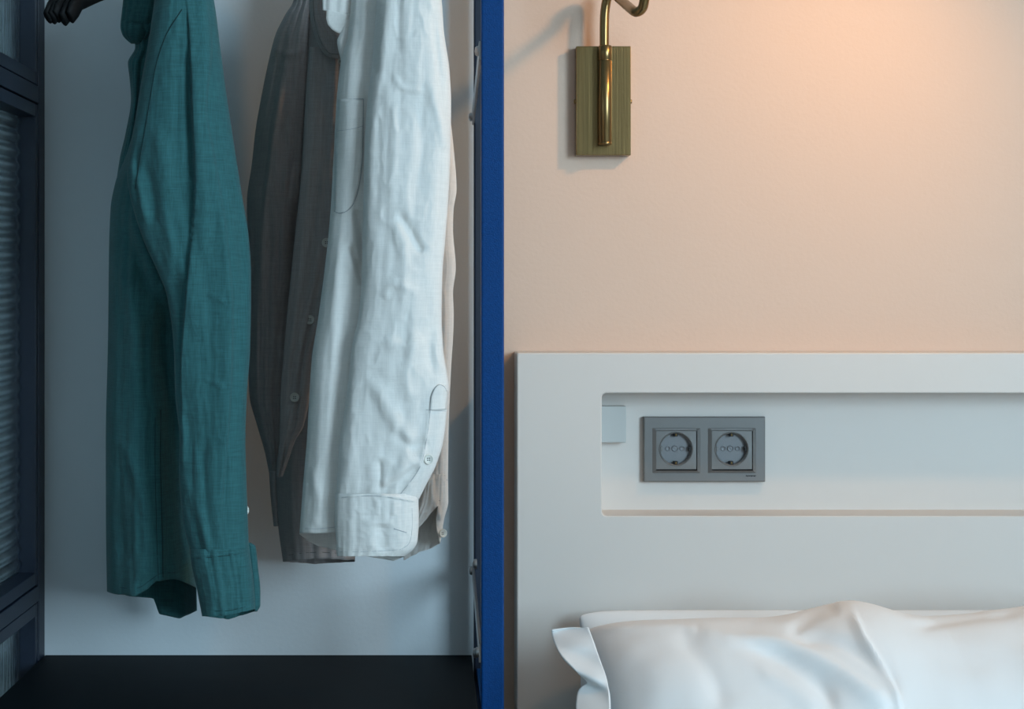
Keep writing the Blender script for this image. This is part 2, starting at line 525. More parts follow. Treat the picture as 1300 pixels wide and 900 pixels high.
# arm: up out of the holder, a knee towards the room, up again to the head
BULB = Vector((0.640, -0.39, 1.62))
AIM = Vector((0.20, 0.0, 0.98))
axis = (AIM - BULB).normalized()
head_top = BULB - axis * 0.10
arm = [P(767.2, 62, TY), P(767.2, 40, TY), P(767.6, 20, TY), P(769.5, 4, TY - .001), P(773, -8, TY - .006), P(778, -9, TY - .022)]
arm2 = [P(786, -2, -.065), P(796, 7, -.105), P(804, 13.5, -.14), P(809, 15, -.15), P(815, 11, -.155), P(818, 0, -.16), P(822, -40, -.17),
        P(860, -130, -.20), P(960, -200, -.25), P(1120, -260, -.33), head_top + Vector((-.03, .01, .012)), head_top]
path = catmull(arm + arm2, 10)
Vv, Ff = tube_along(path, 0.0060, 18)
mesh_obj('arm', Vv, Ff, M['brass'], lamp, True)
Rm = axis.to_track_quat('Z', 'Y').to_matrix().to_4x4(); Rm.translation = head_top
Vv, Ff = lathe([(.0001, -.012), (.012, -.012), (.016, -.006), (.018, .02), (.022, .035), (.047, .075), (.050, .085), (.0485, .085), (.045, .074), (.020, .036), (.0001, .034)], Rm, 40)
mesh_obj('lamp_shade', Vv, Ff, M['brass'], lamp, True)
Rb = Rm.copy()
Vv, Ff = lathe([(.0001, .034), (.008, .036), (.012, .044), (.0165, .056), (.0165, .064), (.012, .074), (.006, .078), (.0001, .079)], Rb, 24)
mesh_obj('bulb', Vv, Ff, M['bulb'], lamp, True)
sp = bpy.data.lights.new('bulb_light', 'SPOT'); sp.energy = 7.8; sp.color = (1.0, 0.55, 0.21)
sp.spot_size = math.radians(146); sp.spot_blend = 1.0; sp.shadow_soft_size = 0.026
spo = bpy.data.objects.new('bulb_light', sp); C.objects.link(spo)
spo.location = BULB - axis * 0.012
spo.rotation_euler = axis.to_track_quat('-Z', 'Y').to_euler()

# ------------------------------------------------------------------ open wardrobe: blue steel frame, shelf, rail
WFY = -0.36
x_l = P(611, 0, WFY).x; x_r = P(640, 0, WFY).x
wd = thing('wardrobe_frame', 'blue hammered-metal wardrobe frame with black bottom shelf beside the headboard', 'wardrobe', (x_l - .27, -.19, 0))
box('post', (x_l, WFY, 0), (x_r, WFY + .026, 2.2), M['blue'], wd, .0022, 3)
box('post', (x_l, -.062, 0), (x_r, -.036, 2.2), M['navy'], wd, .0022, 3)  # back post: navy instead of blue, its shade put into the colour
SZ = P(0, 831, 0).z
XL = P(57, 0, 0).x                                       # inner face of the glazed partition
box('shelf', (XL + .001, -.355, SZ - .022), (x_l - .0015, -.002, SZ), M['shelf'], wd, .0008, 1)
box('side_rail', (x_l + .003, WFY + .026, SZ - .035), (x_r - .003, -.062, SZ - .003), M['blue'], wd, .001)
box('side_rail', (x_l + .003, WFY + .026, 2.15), (x_r - .003, -.062, 2.18), M['blue'], wd, .001)
rz = 1.545
Vv, Ff = tube_along([(XL + .002, -.19, rz), (x_l + .012, -.19, rz)], .0125, 20)
mesh_obj('clothes_rail', Vv, Ff, M['steel'], wd, True)


def brace(z_front, z_back, wz=0.018):
    """flat steel bar between the posts, on the wardrobe's inner side"""
    yf, yb = WFY + .010, -.050
    dz = wz / 2
    Vv = []
    for xx in (x_l + .0005, x_l - .0022):
        Vv += [(xx, yf, z_front - dz), (xx, yb, z_back - dz), (xx, yb, z_back + dz), (xx, yf, z_front + dz)]
    Ff = [(0, 1, 2, 3), (7, 6, 5, 4), (0, 4, 5, 1), (1, 5, 6, 2), (2, 6, 7, 3), (3, 7, 4, 0)]
    o = mesh_obj('brace', Vv, Ff, M['steel'], wd)
    for yy, zz in ((yf + .006, z_front), (yb - .004, z_back)):
        Vv, Ff = lathe([(.0055, 0), (.0055, .0022), (.004, .0040), (.0001, .0046)],
                       Matrix.Translation((x_l - .0022, yy, zz)) @ Matrix.Rotation(math.radians(-90), 4, 'Y'), 16)
        mesh_obj('bolt', Vv, Ff, M['steel'], o, True)
    return o


brace(P(0, 62, WFY).z, P(0, 150, -.04).z, .020)
brace(P(0, 832, WFY).z, P(0, 722, -.04).z, .020)
for yy, yp in ((-.19, 716), (-.19, 829)):
    Vv, Ff = lathe([(.006, 0), (.006, .0025), (.0045, .0045), (.0001, .005)],
                   Matrix.Translation((x_l, yy, P(0, yp, yy).z)) @ Matrix.Rotation(math.radians(-90), 4, 'Y'), 16)
    mesh_obj('bolt', Vv, Ff, M['steel'], wd, True)

# ------------------------------------------------------------------ glazed partition on the left
gp = thing('glass_partition', 'dark navy metal partition with wavy textured glass panes at the left', 'partition', (XL - .02, -.5, 0))
PT = 0.045                                               # thickness
PY1 = -1.15
zt = lambda y, yy=-.037: P(0, y, yy).z
t1a, t1b = zt(109), zt(130.7)
t2a, t2b = zt(744), zt(764)
xin, xout = XL, XL - PT
box('stile', (xout, -.030, 0), (xin, -.0005, 2.55), M['navy'], gp, .0012)
box('stile', (xout, PY1, 0), (xin, PY1 + .035, 2.55), M['navy'], gp, .0012)
box('transom', (xout, PY1 + .035, t1b), (xin, -.030, t1a), M['navy'], gp, .0010)
box('transom', (xout, PY1 + .035, t2b), (xin, -.030, t2a), M['navy'], gp, .0010)
box('transom', (xout, PY1 + .035, 0.0), (xin, -.030, 0.06), M['navy'], gp, .0010)
box('transom', (xout, PY1 + .035, 2.52), (xin, -.030, 2.55), M['navy'], gp, .0010)


def sash(z0, z1, gmat, wave):
    e = .0018
    y0, y1 = PY1 + .035 + e, -.030 - e
    root = box('sash', (xout + .002, y0, z0 + e), (xin - .0015, y0 + .016, z1 - e), M['navy'], gp, .0008)
    box('sash_rail', (xout + .002, y1 - .009, z0 + e), (xin - .0015, y1, z1 - e), M['navy'], root, .0008)
    box('sash_rail', (xout + .002, y0 + .016, z0 + e), (xin - .0015, y1 - .009, z0 + e + .016), M['navy'], root, .0008)
    box('sash_rail', (xout + .002, y0 + .016, z1 - e - .016), (xin - .0015, y1 - .009, z1 - e), M['navy'], root, .0008)
    # glass: a real wavy sheet
    ya, yb, za, zb = y0 + .012, y1 - .006, z0 + .012, z1 - .012
    ny, nz = 60, max(40, int((zb - za) / .0035))
    yy, zz = np.meshgrid(np.linspace(ya, yb, ny), np.linspace(za, zb, nz))
    if wave == 'h':
        ph = zz * 2 * math.pi / .0185 + 1.6 * np.sin(yy * 9 + zz * 3) + .5 * vnoise(yy * 5, zz * 6)
        sh = (.0022 + .0008 * vnoise(yy * 3, zz * 3)) * np.sin(ph)
    else:
        sh = .0006 * vnoise(yy * 220, zz * 14) + .0004 * np.sin(yy * 600)
    Vf = np.stack([xin - .021 + sh, yy, zz], -1).reshape(-1, 3)
    Vb = np.stack([xin - .028 + 0 * sh, yy, zz], -1).reshape(-1, 3)
    Ff = []
    nn = ny * nz
    for j in range(nz - 1):
        for i in range(ny - 1):
            a = j * ny + i
            Ff.append((a, a + 1, a + ny + 1, a + ny))
            Ff.append((nn + a, nn + a + ny, nn + a + ny + 1, nn + a + 1))
    for i in range(ny - 1):
        Ff.append((i, nn + i, nn + i + 1, i + 1)); a = (nz - 1) * ny + i
        Ff.append((a, a + 1, nn + a + 1, nn + a))
    for j in range(nz - 1):
        a = j * ny; Ff.append((a, a + ny, nn + a + ny, nn + a)); a += ny - 1
        Ff.append((a, nn + a, nn + a + ny, a + ny))
    mesh_obj('pane', np.concatenate([Vf, Vb]), Ff, gmat, root, True)


sash(t1a, 2.52, M['glass_streak'], 'v')
sash(t2a, t1b, M['glass_wave'], 'h')
sash(0.06, t2b, M['glass_streak'], 'v')


# ------------------------------------------------------------------ cloth tools
def stroke_disp(X, Yp, strokes):
    """height added by creases drawn as polylines (photo px): (points, width px, height m, kind)"""
    H = np.zeros_like(X)
    for pts, wd_, a, kind in strokes:
        pts = np.asarray(pts, float)
        if len(pts) > 2:
            pts = np.array([tuple(p)[:2] for p in catmull([(q[0], q[1], 0) for q in pts], 6)])
        best = np.full(X.shape, 1e9); side = np.zeros_like(X); tt = np.zeros_like(X)
        n = len(pts) - 1
        for i in range(n):
            ax, ay = pts[i]; bx, by = pts[i + 1]
            dx, dy = bx - ax, by - ay; l2 = dx * dx + dy * dy + 1e-9
            t = np.clip(((X - ax) * dx + (Yp - ay) * dy) / l2, 0, 1)
            ex, ey = X - (ax + t * dx), Yp - (ay + t * dy)
            d = np.hypot(ex, ey)
            m = d < best
            best = np.where(m, d, best); side = np.where(m, ex * dy - ey * dx, side); tt = np.where(m, (i + t) / n, tt)
        fade = np.clip(np.minimum(tt, 1 - tt) * 5 + .12, 0, 1)
        if kind == 'g':
            h = np.exp(-(best / wd_) ** 2)
        elif kind == 'r':        # raised to the right of a line drawn downwards, sharp edge
            h = np.where(side > 0, np.exp(-(best / wd_) ** 2), np.exp(-(best / 1.2) ** 2))
        elif kind == 'l':
            h = np.where(side < 0, np.exp(-(best / wd_) ** 2), np.exp(-(best / 1.2) ** 2))
        H += a * fade * h
    return H


class Cloth:
    """a tube of cloth hanging down: keys = rows (y, left, right, depth, half depth) read off the photo"""
    def __init__(s, keys, n=150, m=200, hem_f=None, hem_b=None, e=0.85, strokes=(), fold=0.004, fold_k=(10, 150), wrinkle=0.0012, wr_s=(26, 40), seed=1, ey=None):
        K = np.asarray(keys, float)
        th = np.linspace(0, 2 * math.pi, n, endpoint=False)
        t = np.linspace(0, 1, m)
        T, TH = np.meshgrid(t, th, indexing='ij')
        cs, sn = np.cos(TH), np.sin(TH)
        ux = np.sign(cs) * np.abs(cs) ** e; uy = np.sign(sn) * np.abs(sn) ** (ey or e)
        y0, y1 = K[0, 0], K[-1, 0]
        # hem height depends on where round the tube we are
        Lb, Rb = K[-1, 1], K[-1, 2]
        xb = (Lb + Rb) / 2 + ux * (Rb - Lb) / 2
        yend = np.full_like(T, y1)
        if hem_f is not None:
            hf = np.interp(xb, [p[0] for p in hem_f], [p[1] for p in hem_f])
            hb_ = np.interp(xb, [p[0] for p in hem_b], [p[1] for p in hem_b])
            yend = np.where(sn < 0, hf, hb_)
        Y = y0 + T * (yend - y0)
        Lx = pchip(K[:, 0], K[:, 1], Y); Rx = pchip(K[:, 0], K[:, 2], Y)
        Yc = pchip(K[:, 0], K[:, 3], Y); hd = pchip(K[:, 0], K[:, 4], Y)
        X = (Lx + Rx) / 2 + ux * (Rx - Lx) / 2
        # long vertical folds, strongest where the tube faces us and nothing on the outline
        env = np.abs(sn) ** (0.6 * e)
        fo = vnoise(ux * fold_k[0] * 0.5 + np.sign(sn) * 31, Y / fold_k[1], seed=seed) + .5 * vnoise(ux * fold_k[0] + np.sign(sn) * 17, Y / (fold_k[1] * .6), seed=seed + 3)
        wr_ = vnoise(X / wr_s[0], Y / wr_s[1], sn * 2, seed=seed + 5) + .5 * vnoise(X / wr_s[0] * 2.1 + Y * .01, Y / wr_s[1] * 2.1, sn * 3, seed=seed + 9)
        up = np.clip((1 - np.abs(wr_) * 1.6), -.3, 1)           # ridged, like pressed creases
        front = sn < 0.05
        H = stroke_disp(X, Y, strokes) * front * .75 if len(strokes) else 0
        dep = Yc + uy * hd - np.sign(-sn) * env * (fo * fold + up * wrinkle * .5) - H * np.minimum(1, env * 2.5)
        # X read at the tube's own depth so that the outline stays
        d = D0 + Yc
        V = np.stack([(X - VX) * (d + uy * hd) / F, dep, CZ - (Y - VY) * (d + uy * hd) / F], -1)
        s.V = V; s.n = n; s.m = m; s.front = front
        s.pxx, s.pxy = to_px(V)

    def build(s, name, mat, parent, label=None, thick=0.0011):
        n, m = s.n, s.m
        idx = np.arange(n * m).reshape(m, n)
        a = idx[:-1]; b = idx[1:]
        f = np.stack([a, np.roll(a, -1, 1), np.roll(b, -1, 1), b], -1).reshape(-1, 4)
        o = mesh_obj(name, s.V.reshape(-1, 3), f, mat, parent, True, label)
        md = o.modifiers.new('cloth thickness', 'SOLIDIFY'); md.thickness = thick; md.offset = 0
        return o

    def at(s, x, y, lift=0.0):
        d = np.where(s.front, np.hypot(s.pxx - x, s.pxy - y), 1e9)
        i = np.argsort(d, axis=None)[:4]
        wgt = 1 / (d.flat[i] + .2)
        yy = float((s.V[..., 1].flat[i] * wgt).sum() / wgt.sum()) - lift
        return P(x, y, yy)


def seam(cl, pts, mat, parent, r=0.00035, lift=0.0007, n=10, name='seam', closed=False):
    q = catmull([(p[0], p[1], 0) for p in pts], n) if len(pts) > 2 else [Vector((pts[0][0] + (pts[1][0] - pts[0][0]) * k / 8, pts[0][1] + (pts[1][1] - pts[0][1]) * k / 8, 0)) for k in range(9)]
    w3 = [cl.at(p.x, p.y, lift) for p in q]
    # even the depth out so that the thread runs smoothly
    for _ in range(2):
        ys = [p.y for p in w3]
        for i in range(1, len(w3) - 1):
            w3[i].y = .25 * ys[i - 1] + .5 * ys[i] + .25 * ys[i + 1]
    Vv, Ff = tube_along(w3, r, 6)
    return mesh_obj(name, Vv, Ff, mat, parent, True)


def button(center, normal, r, mat, parent):
    Rm = Vector(normal).normalized().to_track_quat('Z', 'Y').to_matrix().to_4x4(); Rm.translation = center
    prof = [(.0001, .0006), (r * .60, .0006), (r * .72, .0010), (r * .86, .0018), (r * .97, .0014), (r, .0006), (r * .95, -.0008), (.0001, -.0008)]
    V1, F1 = lathe(prof, Rm, 28)
    fm = [0] * len(F1)
    for k in range(4):
        a = math.radians(45 + 90 * k)
        V2, F2 = lathe([(r * .13, .00065), (.0001, .0009)], Rm @ Matrix.Translation((math.cos(a) * r * .27, math.sin(a) * r * .27, 0)), 8)
        o_ = len(V1); V1 += V2; F1 += [tuple(i + o_ for i in f) for f in F2]; fm += [1] * len(F2)
    return mesh_obj('button', V1, F1, [mat, M['hole']], parent, True, None, fm)


def panel(name, outline, depth_fn, mat, parent, thick=.0014, lift=0.0, sub=10):
    """a flat-lying piece of cloth (pocket, collar leaf, flap) given by its outline in photo px"""
    bm = bmesh.new()
    vs = [bm.verts.new((x, y, 0)) for x, y in outline]
    bm.faces.new(vs)
    bmesh.ops.triangulate(bm, faces=bm.faces)
    bmesh.ops.subdivide_edges(bm, edges=[e for e in bm.edges], cuts=sub, use_grid_fill=True)
    bmesh.ops.triangulate(bm, faces=bm.faces)
    for v in bm.verts:
        x, y = v.co.x, v.co.y
        v.co = P(x, y, depth_fn(x, y) - lift)
    bmesh.ops.recalc_face_normals(bm, faces=bm.faces)
    o = bm_obj(name, bm, mat, parent, True)
    md = o.modifiers.new('cloth thickness', 'SOLIDIFY'); md.thickness = thick; md.offset = 0
    return o


# ------------------------------------------------------------------ green shirt
def base(x, y, Y):
    p = P(x, y, Y); return (p.x, p.y, p.z)


gs = thing('green_shirt', 'dark green linen shirt hanging leftmost in the wardrobe', 'shirt', base(225, 780, -.2), 'linen shirts in the wardrobe')
MG = M['green']
body = Cloth([(-70, 205, 250, -.165, .05), (-20, 196, 252, -.165, .09), (0, 194, 254, -.165, .10), (60, 187, 252, -.165, .11), (100, 180, 250, -.165, .11), (170, 168, 250, -.165, .11),
              (200, 159, 250, -.165, .11), (232, 147, 250, -.165, .11), (265, 141, 250, -.165, .11), (320, 139, 246, -.165, .10), (420, 138, 243, -.165, .10), (560, 135, 243, -.165, .10),
              (640, 135, 246, -.165, .10), (790, 137, 250, -.165, .095)],
             n=190, m=260, hem_f=[(137, 751), (150, 755), (172, 757), (188, 748), (200, 737), (222, 735), (250, 746)],
             hem_b=[(137, 751), (170, 757), (195, 760), (202, 779), (228, 786), (250, 775)],
             strokes=[([(176, 250), (182, 300), (205, 352), (212, 372)], 14, .012, 'l'), ([(160, 290), (178, 340), (200, 390)], 8, -.006, 'g'),
                      ([(150, 330), (168, 400), (175, 470)], 9, .006, 'g'), ([(203, 480), (206, 600), (205, 735)], 2.2, .0022, 'g'),
                      ([(155, 560), (172, 600), (190, 660)], 7, .005, 'g'), ([(158, 590), (150, 640), (160, 720)], 9, -.005, 'g'),
                      ([(178, 620), (186, 680), (178, 740)], 6, .004, 'g'), ([(145, 380), (152, 450), (146, 560)], 7, .004, 'g'),
                      ([(190, 400), (180, 450), (188, 520)], 6, -.004, 'g'), ([(214, 380), (206, 440), (215, 540), (230, 640), (238, 720)], 16, -.03, 'g')],
             fold=.004, fold_k=(9, 190), wrinkle=.0022, wr_s=(15, 34), seed=11)
gb = body.build('body', MG, gs)
seam(body, [(204, 520), (204, 600), (206, 680), (207, 733)], M['thread_green'], gb, .00045, .0010)
seam(body, [(197, 530), (197, 600), (199, 680), (201, 735)], M['thread_green'], gb, .0003, .0008)
seam(body, [(140, 741), (155, 746), (176, 746), (190, 737), (204, 728), (222, 727)], M['thread_green'], gb, .00028)
pl = Cloth([(-60, 166, 205, -.15, .03), (0, 158, 208, -.16, .035), (60, 172, 200, -.16, .035), (80, 163, 196, -.16, .03), (98, 165, 190, -.16, .03), (125, 167, 185, -.16, .03), (170, 160, 180, -.16, .03),
            (200, 153, 175, -.16, .03), (240, 147, 170, -.16, .02)], n=80, m=120, fold=.005, wrinkle=.002, seed=5)
pl.build('front_placket', MG, gs)
co = Cloth([(-50, 160, 202, -.185, .02), (0, 157, 205, -.185, .024), (18, 155, 200, -.185, .026), (34, 153.5, 196, -.185, .026), (44, 156, 190, -.185, .022), (52, 163, 182, -.185, .012), (55, 167, 176, -.185, .004)], n=80, m=90, fold=.003, wrinkle=.002, seed=6,
           strokes=[([(182, 30), (183, 42), (176, 52)], 3, -.008, 'g'), ([(156, 24), (180, 30), (196, 26)], 2, -.003, 'g')])
co.build('collar', MG, gs)
slv = Cloth([(-70, 215, 258, -.315, .02), (-20, 205, 266, -.325, .030), (0, 198, 271, -.33, .034), (60, 188, 279, -.33, .036), (120, 178, 287, -.33, .036), (180, 168, 296, -.33, .035), (225, 162, 303, -.33, .034),
             (250, 166, 307, -.33, .033), (300, 181, 315, -.33, .031), (350, 203, 318, -.33, .030), (374, 212, 318, -.33, .030), (440, 221, 317, -.33, .029), (500, 223, 313, -.33, .029), (560, 229, 311, -.33, .028),
             (600, 228, 312, -.33, .028), (660, 233, 314, -.33, .027), (704, 243, 316, -.33, .025)], n=220, m=330,
            strokes=[([(236, -20), (243, 60), (247, 150), (250, 230), (246, 290), (238, 380), (232, 460), (233, 540)], 26, .011, 'r'),
                     ([(262, 0), (268, 60), (262, 140), (272, 200), (286, 290), (294, 380), (293, 480), (288, 560), (281, 640), (283, 700)], 16, .008, 'l'),
                     ([(236, 60), (240, 150), (243, 230)], 5, -.006, 'g'), ([(252, 180), (262, 260), (258, 330)], 9, .004, 'g'),
                     ([(300, 250), (306, 330), (304, 420), (300, 500)], 7, -.005, 'g'), ([(168, 205), (176, 245), (190, 290)], 6, .006, 'g'), ([(182, 205), (195, 250), (190, 290)], 8, -.005, 'g'),
                     ([(176, 180), (172, 225), (176, 262)], 4, -.005, 'g'), ([(200, 160), (215, 260), (222, 360)], 10, .005, 'g'), ([(214, 230), (224, 320), (222, 380)], 6, -.003, 'g'),
                     ([(246, 410), (262, 500), (258, 600)], 10, -.003, 'g'), ([(232, 600), (252, 650), (266, 700)], 6, .003, 'g'), ([(256, 560), (262, 640), (272, 700)], 6, -.003, 'g'),
                     ([(228, 520), (232, 560), (228, 590)], 5, .006, 'g'), ([(258, 480), (288, 492)], 3, .002, 'g'), ([(262, 372), (292, 386)], 3, .002, 'g')],
            fold=.0022, fold_k=(6, 260), wrinkle=.0016, wr_s=(14, 36), seed=21)
go = slv.build('sleeve', MG, gs)
seam(slv, [(231, 12), (212, 42), (200, 75), (194, 105), (189, 135), (183, 170), (177, 205), (172, 240)], M['thread_green'], go, .0006)
cf = Cloth([(697, 242, 316, -.33, .0275), (703, 242, 316.5, -.33, .029), (712, 243, 318, -.33, .029), (745, 250, 322, -.33, .028), (781, 257, 324, -.33, .027)], n=160, m=80,
           hem_f=[(257, 782), (290, 781), (324, 773)], hem_b=[(257, 782), (290, 786), (324, 776)],
           strokes=[([(243, 707), (280, 704), (317, 700)], 1.5, .0016, 'g'), ([(270, 720), (278, 770)], 8, .003, 'g'), ([(300, 715), (304, 770)], 6, -.003, 'g')], fold=.002, wrinkle=.0012, wr_s=(12, 16), seed=23)
cfo = cf.build('cuff', MG, gs)
seam(cf, [(258, 776), (290, 775), (321, 768)], M['thread_green'], cfo, .0003)
seam(cf, [(245, 709), (280, 706), (315, 702)], M['thread_green'], cfo, .0003)
fl = Cloth([(689, 311, 318, -.318, .006), (694, 310, 324, -.318, .007), (720, 312, 327, -.318, .007), (750, 314, 330, -.318, .007), (768, 316, 330, -.318, .007), (776, 318, 326, -.318, .005)], n=60, m=60, fold=.001, wrinkle=.001, seed=2)
fl.build('cuff_flap', MG, gs)
bt = P(311.5, 648, -.325)
button(bt, (.9, -.5, 0), .0052, M['button'], gs)

# ------------------------------------------------------------------ grey shirt
gy = thing('grey_shirt', 'taupe grey linen shirt hanging between the green and white shirts', 'shirt', base(400, 710, -.12), 'linen shirts in the wardrobe')
MY = M['grey']
gbody = Cloth([(-70, 405, 470, -.115, .02), (-20, 396, 480, -.115, .045), (0, 393, 480, -.115, .05), (75, 389, 480, -.115, .05), (150, 385, 480, -.115, .05), (250, 379, 478, -.115, .05), (330, 372, 475, -.115, .05),
               (460, 361, 470, -.115, .05), (560, 355, 462, -.115, .05), (600, 350, 458, -.115, .048), (660, 353, 452, -.115, .045), (715, 360, 450, -.115, .042)], n=150, m=240,
              hem_f=[(360, 713), (400, 709), (450, 711)], hem_b=[(360, 713), (400, 716), (450, 713)],
              strokes=[([(372, 560), (380, 640), (374, 700)], 10, .004, 'g'), ([(395, 560), (400, 640), (396, 705)], 9, -.004, 'g')], fold=.004, fold_k=(8, 200), wrinkle=.0015, wr_s=(16, 36), seed=31)
o = gbody.build('body', MY, gy)
seam(gbody, [(362, 705), (400, 701), (440, 703)], M['thread_grey'], o, .0003)
gfront = Cloth([(60, 394, 450, -.252, .010), (120, 389, 450, -.252, .012), (200, 385, 445, -.252, .012), (300, 375, 440, -.252, .012), (400, 365, 415, -.252, .012), (460, 360, 398, -.252, .012), (500, 357, 393, -.252, .012),
                (540, 356, 385, -.252, .012), (560, 355.5, 374, -.252, .011), (580, 354, 367, -.252, .010), (605, 352, 358, -.252, .006)], n=110, m=220,
               strokes=[([(398, 75), (396, 160), (388, 260), (380, 360), (372, 460)], 8, .004, 'g'), ([(404, 200), (396, 330), (386, 440)], 5, -.003, 'g'), ([(372, 500), (368, 540), (362, 580)], 5, .004, 'g')],
               fold=.003, fold_k=(7, 220), wrinkle=.0012, wr_s=(14, 36), seed=33, ey=.5)
gf = gfront.build('front_panel', MY, gy)
for bx, by in ((414.5, 308), (393.5, 406), (374, 504.5)):
    button(gfront.at(bx, by, .0022), (-.12, -1, .05), .0054, M['button_grey'], gf)
gsl = Cloth([(-60, 375, 402, -.10, .02), (0, 373, 400, -.10, .035), (20, 362, 400, -.10, .04), (45, 350, 400, -.10, .042), (80, 341, 399, -.10, .042), (130, 331, 397, -.10, .042), (165, 325, 394, -.10, .04), (210, 320, 392, -.10, .04),
             (255, 314, 388, -.10, .04), (330, 316, 382, -.10, .038), (420, 315, 376, -.10, .036), (500, 317, 368, -.10, .034), (540, 327, 364, -.10, .032), (575, 337, 360, -.10, .03), (610, 344, 356, -.10, .028)], n=150, m=240,
            strokes=[([(352, 60), (336, 150), (326, 250)], 9, -.006, 'g'), ([(360, 90), (345, 170), (338, 280), (334, 400)], 10, .006, 'g'), ([(345, 60), (368, 70), (388, 62)], 4, .003, 'g'), ([(352, 160), (378, 220)], 7, -.004, 'g'),
                     ([(350, 300), (356, 420), (350, 520)], 8, -.005, 'g'), ([(376, 250), (368, 340), (362, 430)], 8, -.010, 'g')], fold=.004, fold_k=(8, 180), wrinkle=.0018, wr_s=(15, 34), seed=35)
gsl.build('sleeve', MY, gy)
gcf = Cloth([(598, 342, 356, -.10, .028), (630, 344, 355, -.10, .028), (668, 348, 355, -.10, .026)], n=60, m=50, fold=.001, wrinkle=.001, seed=36)
gcf.build('cuff', MY, gy)
gcol = Cloth([(-40, 393, 414, -.272, .010), (0, 393, 413, -.272, .011), (22, 394.5, 417, -.272, .011), (40, 398.5, 428, -.272, .011), (50, 402, 433, -.272, .010), (62, 408, 433, -.272, .009), (70, 414, 433, -.272, .007), (74, 422, 432, -.272, .004)],
             n=90, m=110, strokes=[([(400, -20), (402, 20), (407, 45), (416, 64), (430, 70)], 2.2, .0018, 'r')], fold=.001, wrinkle=.0008, seed=38)
gc = gcol.build('collar', MY, gy)
seam(gcol, [(397.5, 0), (399, 22), (403, 40), (409, 56), (418, 67), (431, 69)], M['thread_grey'], gc, .0003)
button(P(432.5, 78, -.268), (-.3, -1, 0), .0036, M['button_grey'], gy)

# ------------------------------------------------------------------ white shirt
ws = thing('white_shirt', 'pale white linen shirt hanging nearest the blue post', 'shirt', base(475, 710, -.25), 'linen shirts in the wardrobe')
MW = M['white']
wbody = Cloth([(-70, 455, 520, -.328, .02), (-20, 448, 530, -.328, .04), (0, 446, 535, -.328, .045), (45, 442, 540, -.328, .05), (75, 434, 545, -.328, .05), (125, 428, 545, -.328, .05), (200, 424, 548, -.328, .05), (270, 420, 548, -.328, .05),
               (340, 413, 546, -.328, .05), (400, 405, 544, -.328, .05), (460, 396, 542, -.328, .05), (560, 390, 528, -.328, .05), (620, 385, 518, -.328, .05), (715, 378, 514, -.328, .05)], n=200, m=280,
              hem_f=[(378, 677), (400, 677), (430, 675), (514, 690)], hem_b=[(378, 678), (388, 686), (402, 693), (427, 699), (470, 707), (500, 712), (514, 706)],
              strokes=[([(452, 265), (458, 300), (460, 352)], 6, -.012, 'g'), ([(444, 310), (454, 340), (461, 366)], 4, -.008, 'g'), ([(448, 30), (444, 120), (440, 220)], 9, .003, 'g'), ([(430, 300), (424, 400), (414, 520), (406, 640)], 7, .003, 'g'),
                       ([(420, 420), (412, 540), (408, 620)], 5, -.0025, 'g'), ([(396, 590), (404, 640), (398, 668)], 6, .003, 'g'), ([(380, 681), (400, 670), (428, 668)], 3, .001, 'g')],
              fold=.003, fold_k=(8, 260), wrinkle=.001, wr_s=(16, 40), seed=41, ey=.4)
wb_ = wbody.build('body', MW, ws)
wsl = Cloth([(-70, 492, 540, -.36, .02), (-20, 482, 555, -.37, .032), (0, 479, 560, -.386, .025), (40, 476, 563, -.386, .027), (90, 472, 570, -.386, .027), (130, 467, 572, -.386, .027), (200, 463, 571, -.386, .027), (260, 462, 568, -.386, .026),
             (300, 461, 565, -.386, .025), (350, 460, 561, -.386, .025), (400, 456, 560, -.386, .024), (442, 447, 562, -.386, .024), (475, 444, 567, -.386, .024), (490, 442, 569, -.386, .024), (520, 438, 567, -.386, .023), (560, 432, 562, -.386, .022),
             (590, 430, 553, -.386, .022), (616, 428, 540, -.386, .021), (634, 427, 531, -.386, .019)], n=230, m=330,
            strokes=[([(478, 0), (474, 60), (475, 95)], 6, -.007, 'g'), ([(492, 0), (486, 60), (478, 120), (470, 200), (466, 300)], 8, .004, 'g'),
                     ([(506, 270), (524, 300), (536, 322)], 6, -.006, 'g'), ([(500, 280), (516, 330), (512, 400)], 8, .0035, 'g'), ([(548, 10), (553, 60), (560, 110)], 5, -.004, 'g'),
                     ([(470, 480), (488, 510), (508, 548), (522, 566)], 10, .005, 'g'), ([(500, 545), (520, 565), (545, 560)], 7, -.005, 'g'), ([(486, 430), (510, 440), (536, 425)], 9, .003, 'g'), ([(530, 430), (515, 470), (520, 510)], 7, .004, 'g'),
                     ([(472, 585), (472, 608), (474, 630)], 8, .0016, 'g'), ([(482, 585), (483, 606), (481, 626)], 3, -.005, 'g'), ([(480, 616), (505, 600), (532, 582)], 8, .004, 'g'), ([(484, 622), (508, 607), (534, 590)], 5, -.004, 'g'),
                     ([(546, 520), (540, 560), (530, 600), (508, 628)], 2.2, .0016, 'g'), ([(556, 400), (546, 440), (552, 480)], 7, -.004, 'g'), ([(488, 380), (500, 360), (530, 372)], 7, .003, 'g'), ([(450, 470), (448, 540), (440, 620)], 9, .003, 'g'),
                     ([(490, 100), (500, 180), (492, 260)], 11, .003, 'g'), ([(528, 110), (536, 190), (530, 260)], 10, -.003, 'g'), ([(500, 96), (512, 112), (540, 116)], 4, .0022, 'g'), ([(545, 100), (558, 150), (566, 190)], 7, .004, 'g')],
            fold=.0016, fold_k=(6, 240), wrinkle=.0015, wr_s=(17, 30), seed=43)
wo = wsl.build('sleeve', MW, ws)
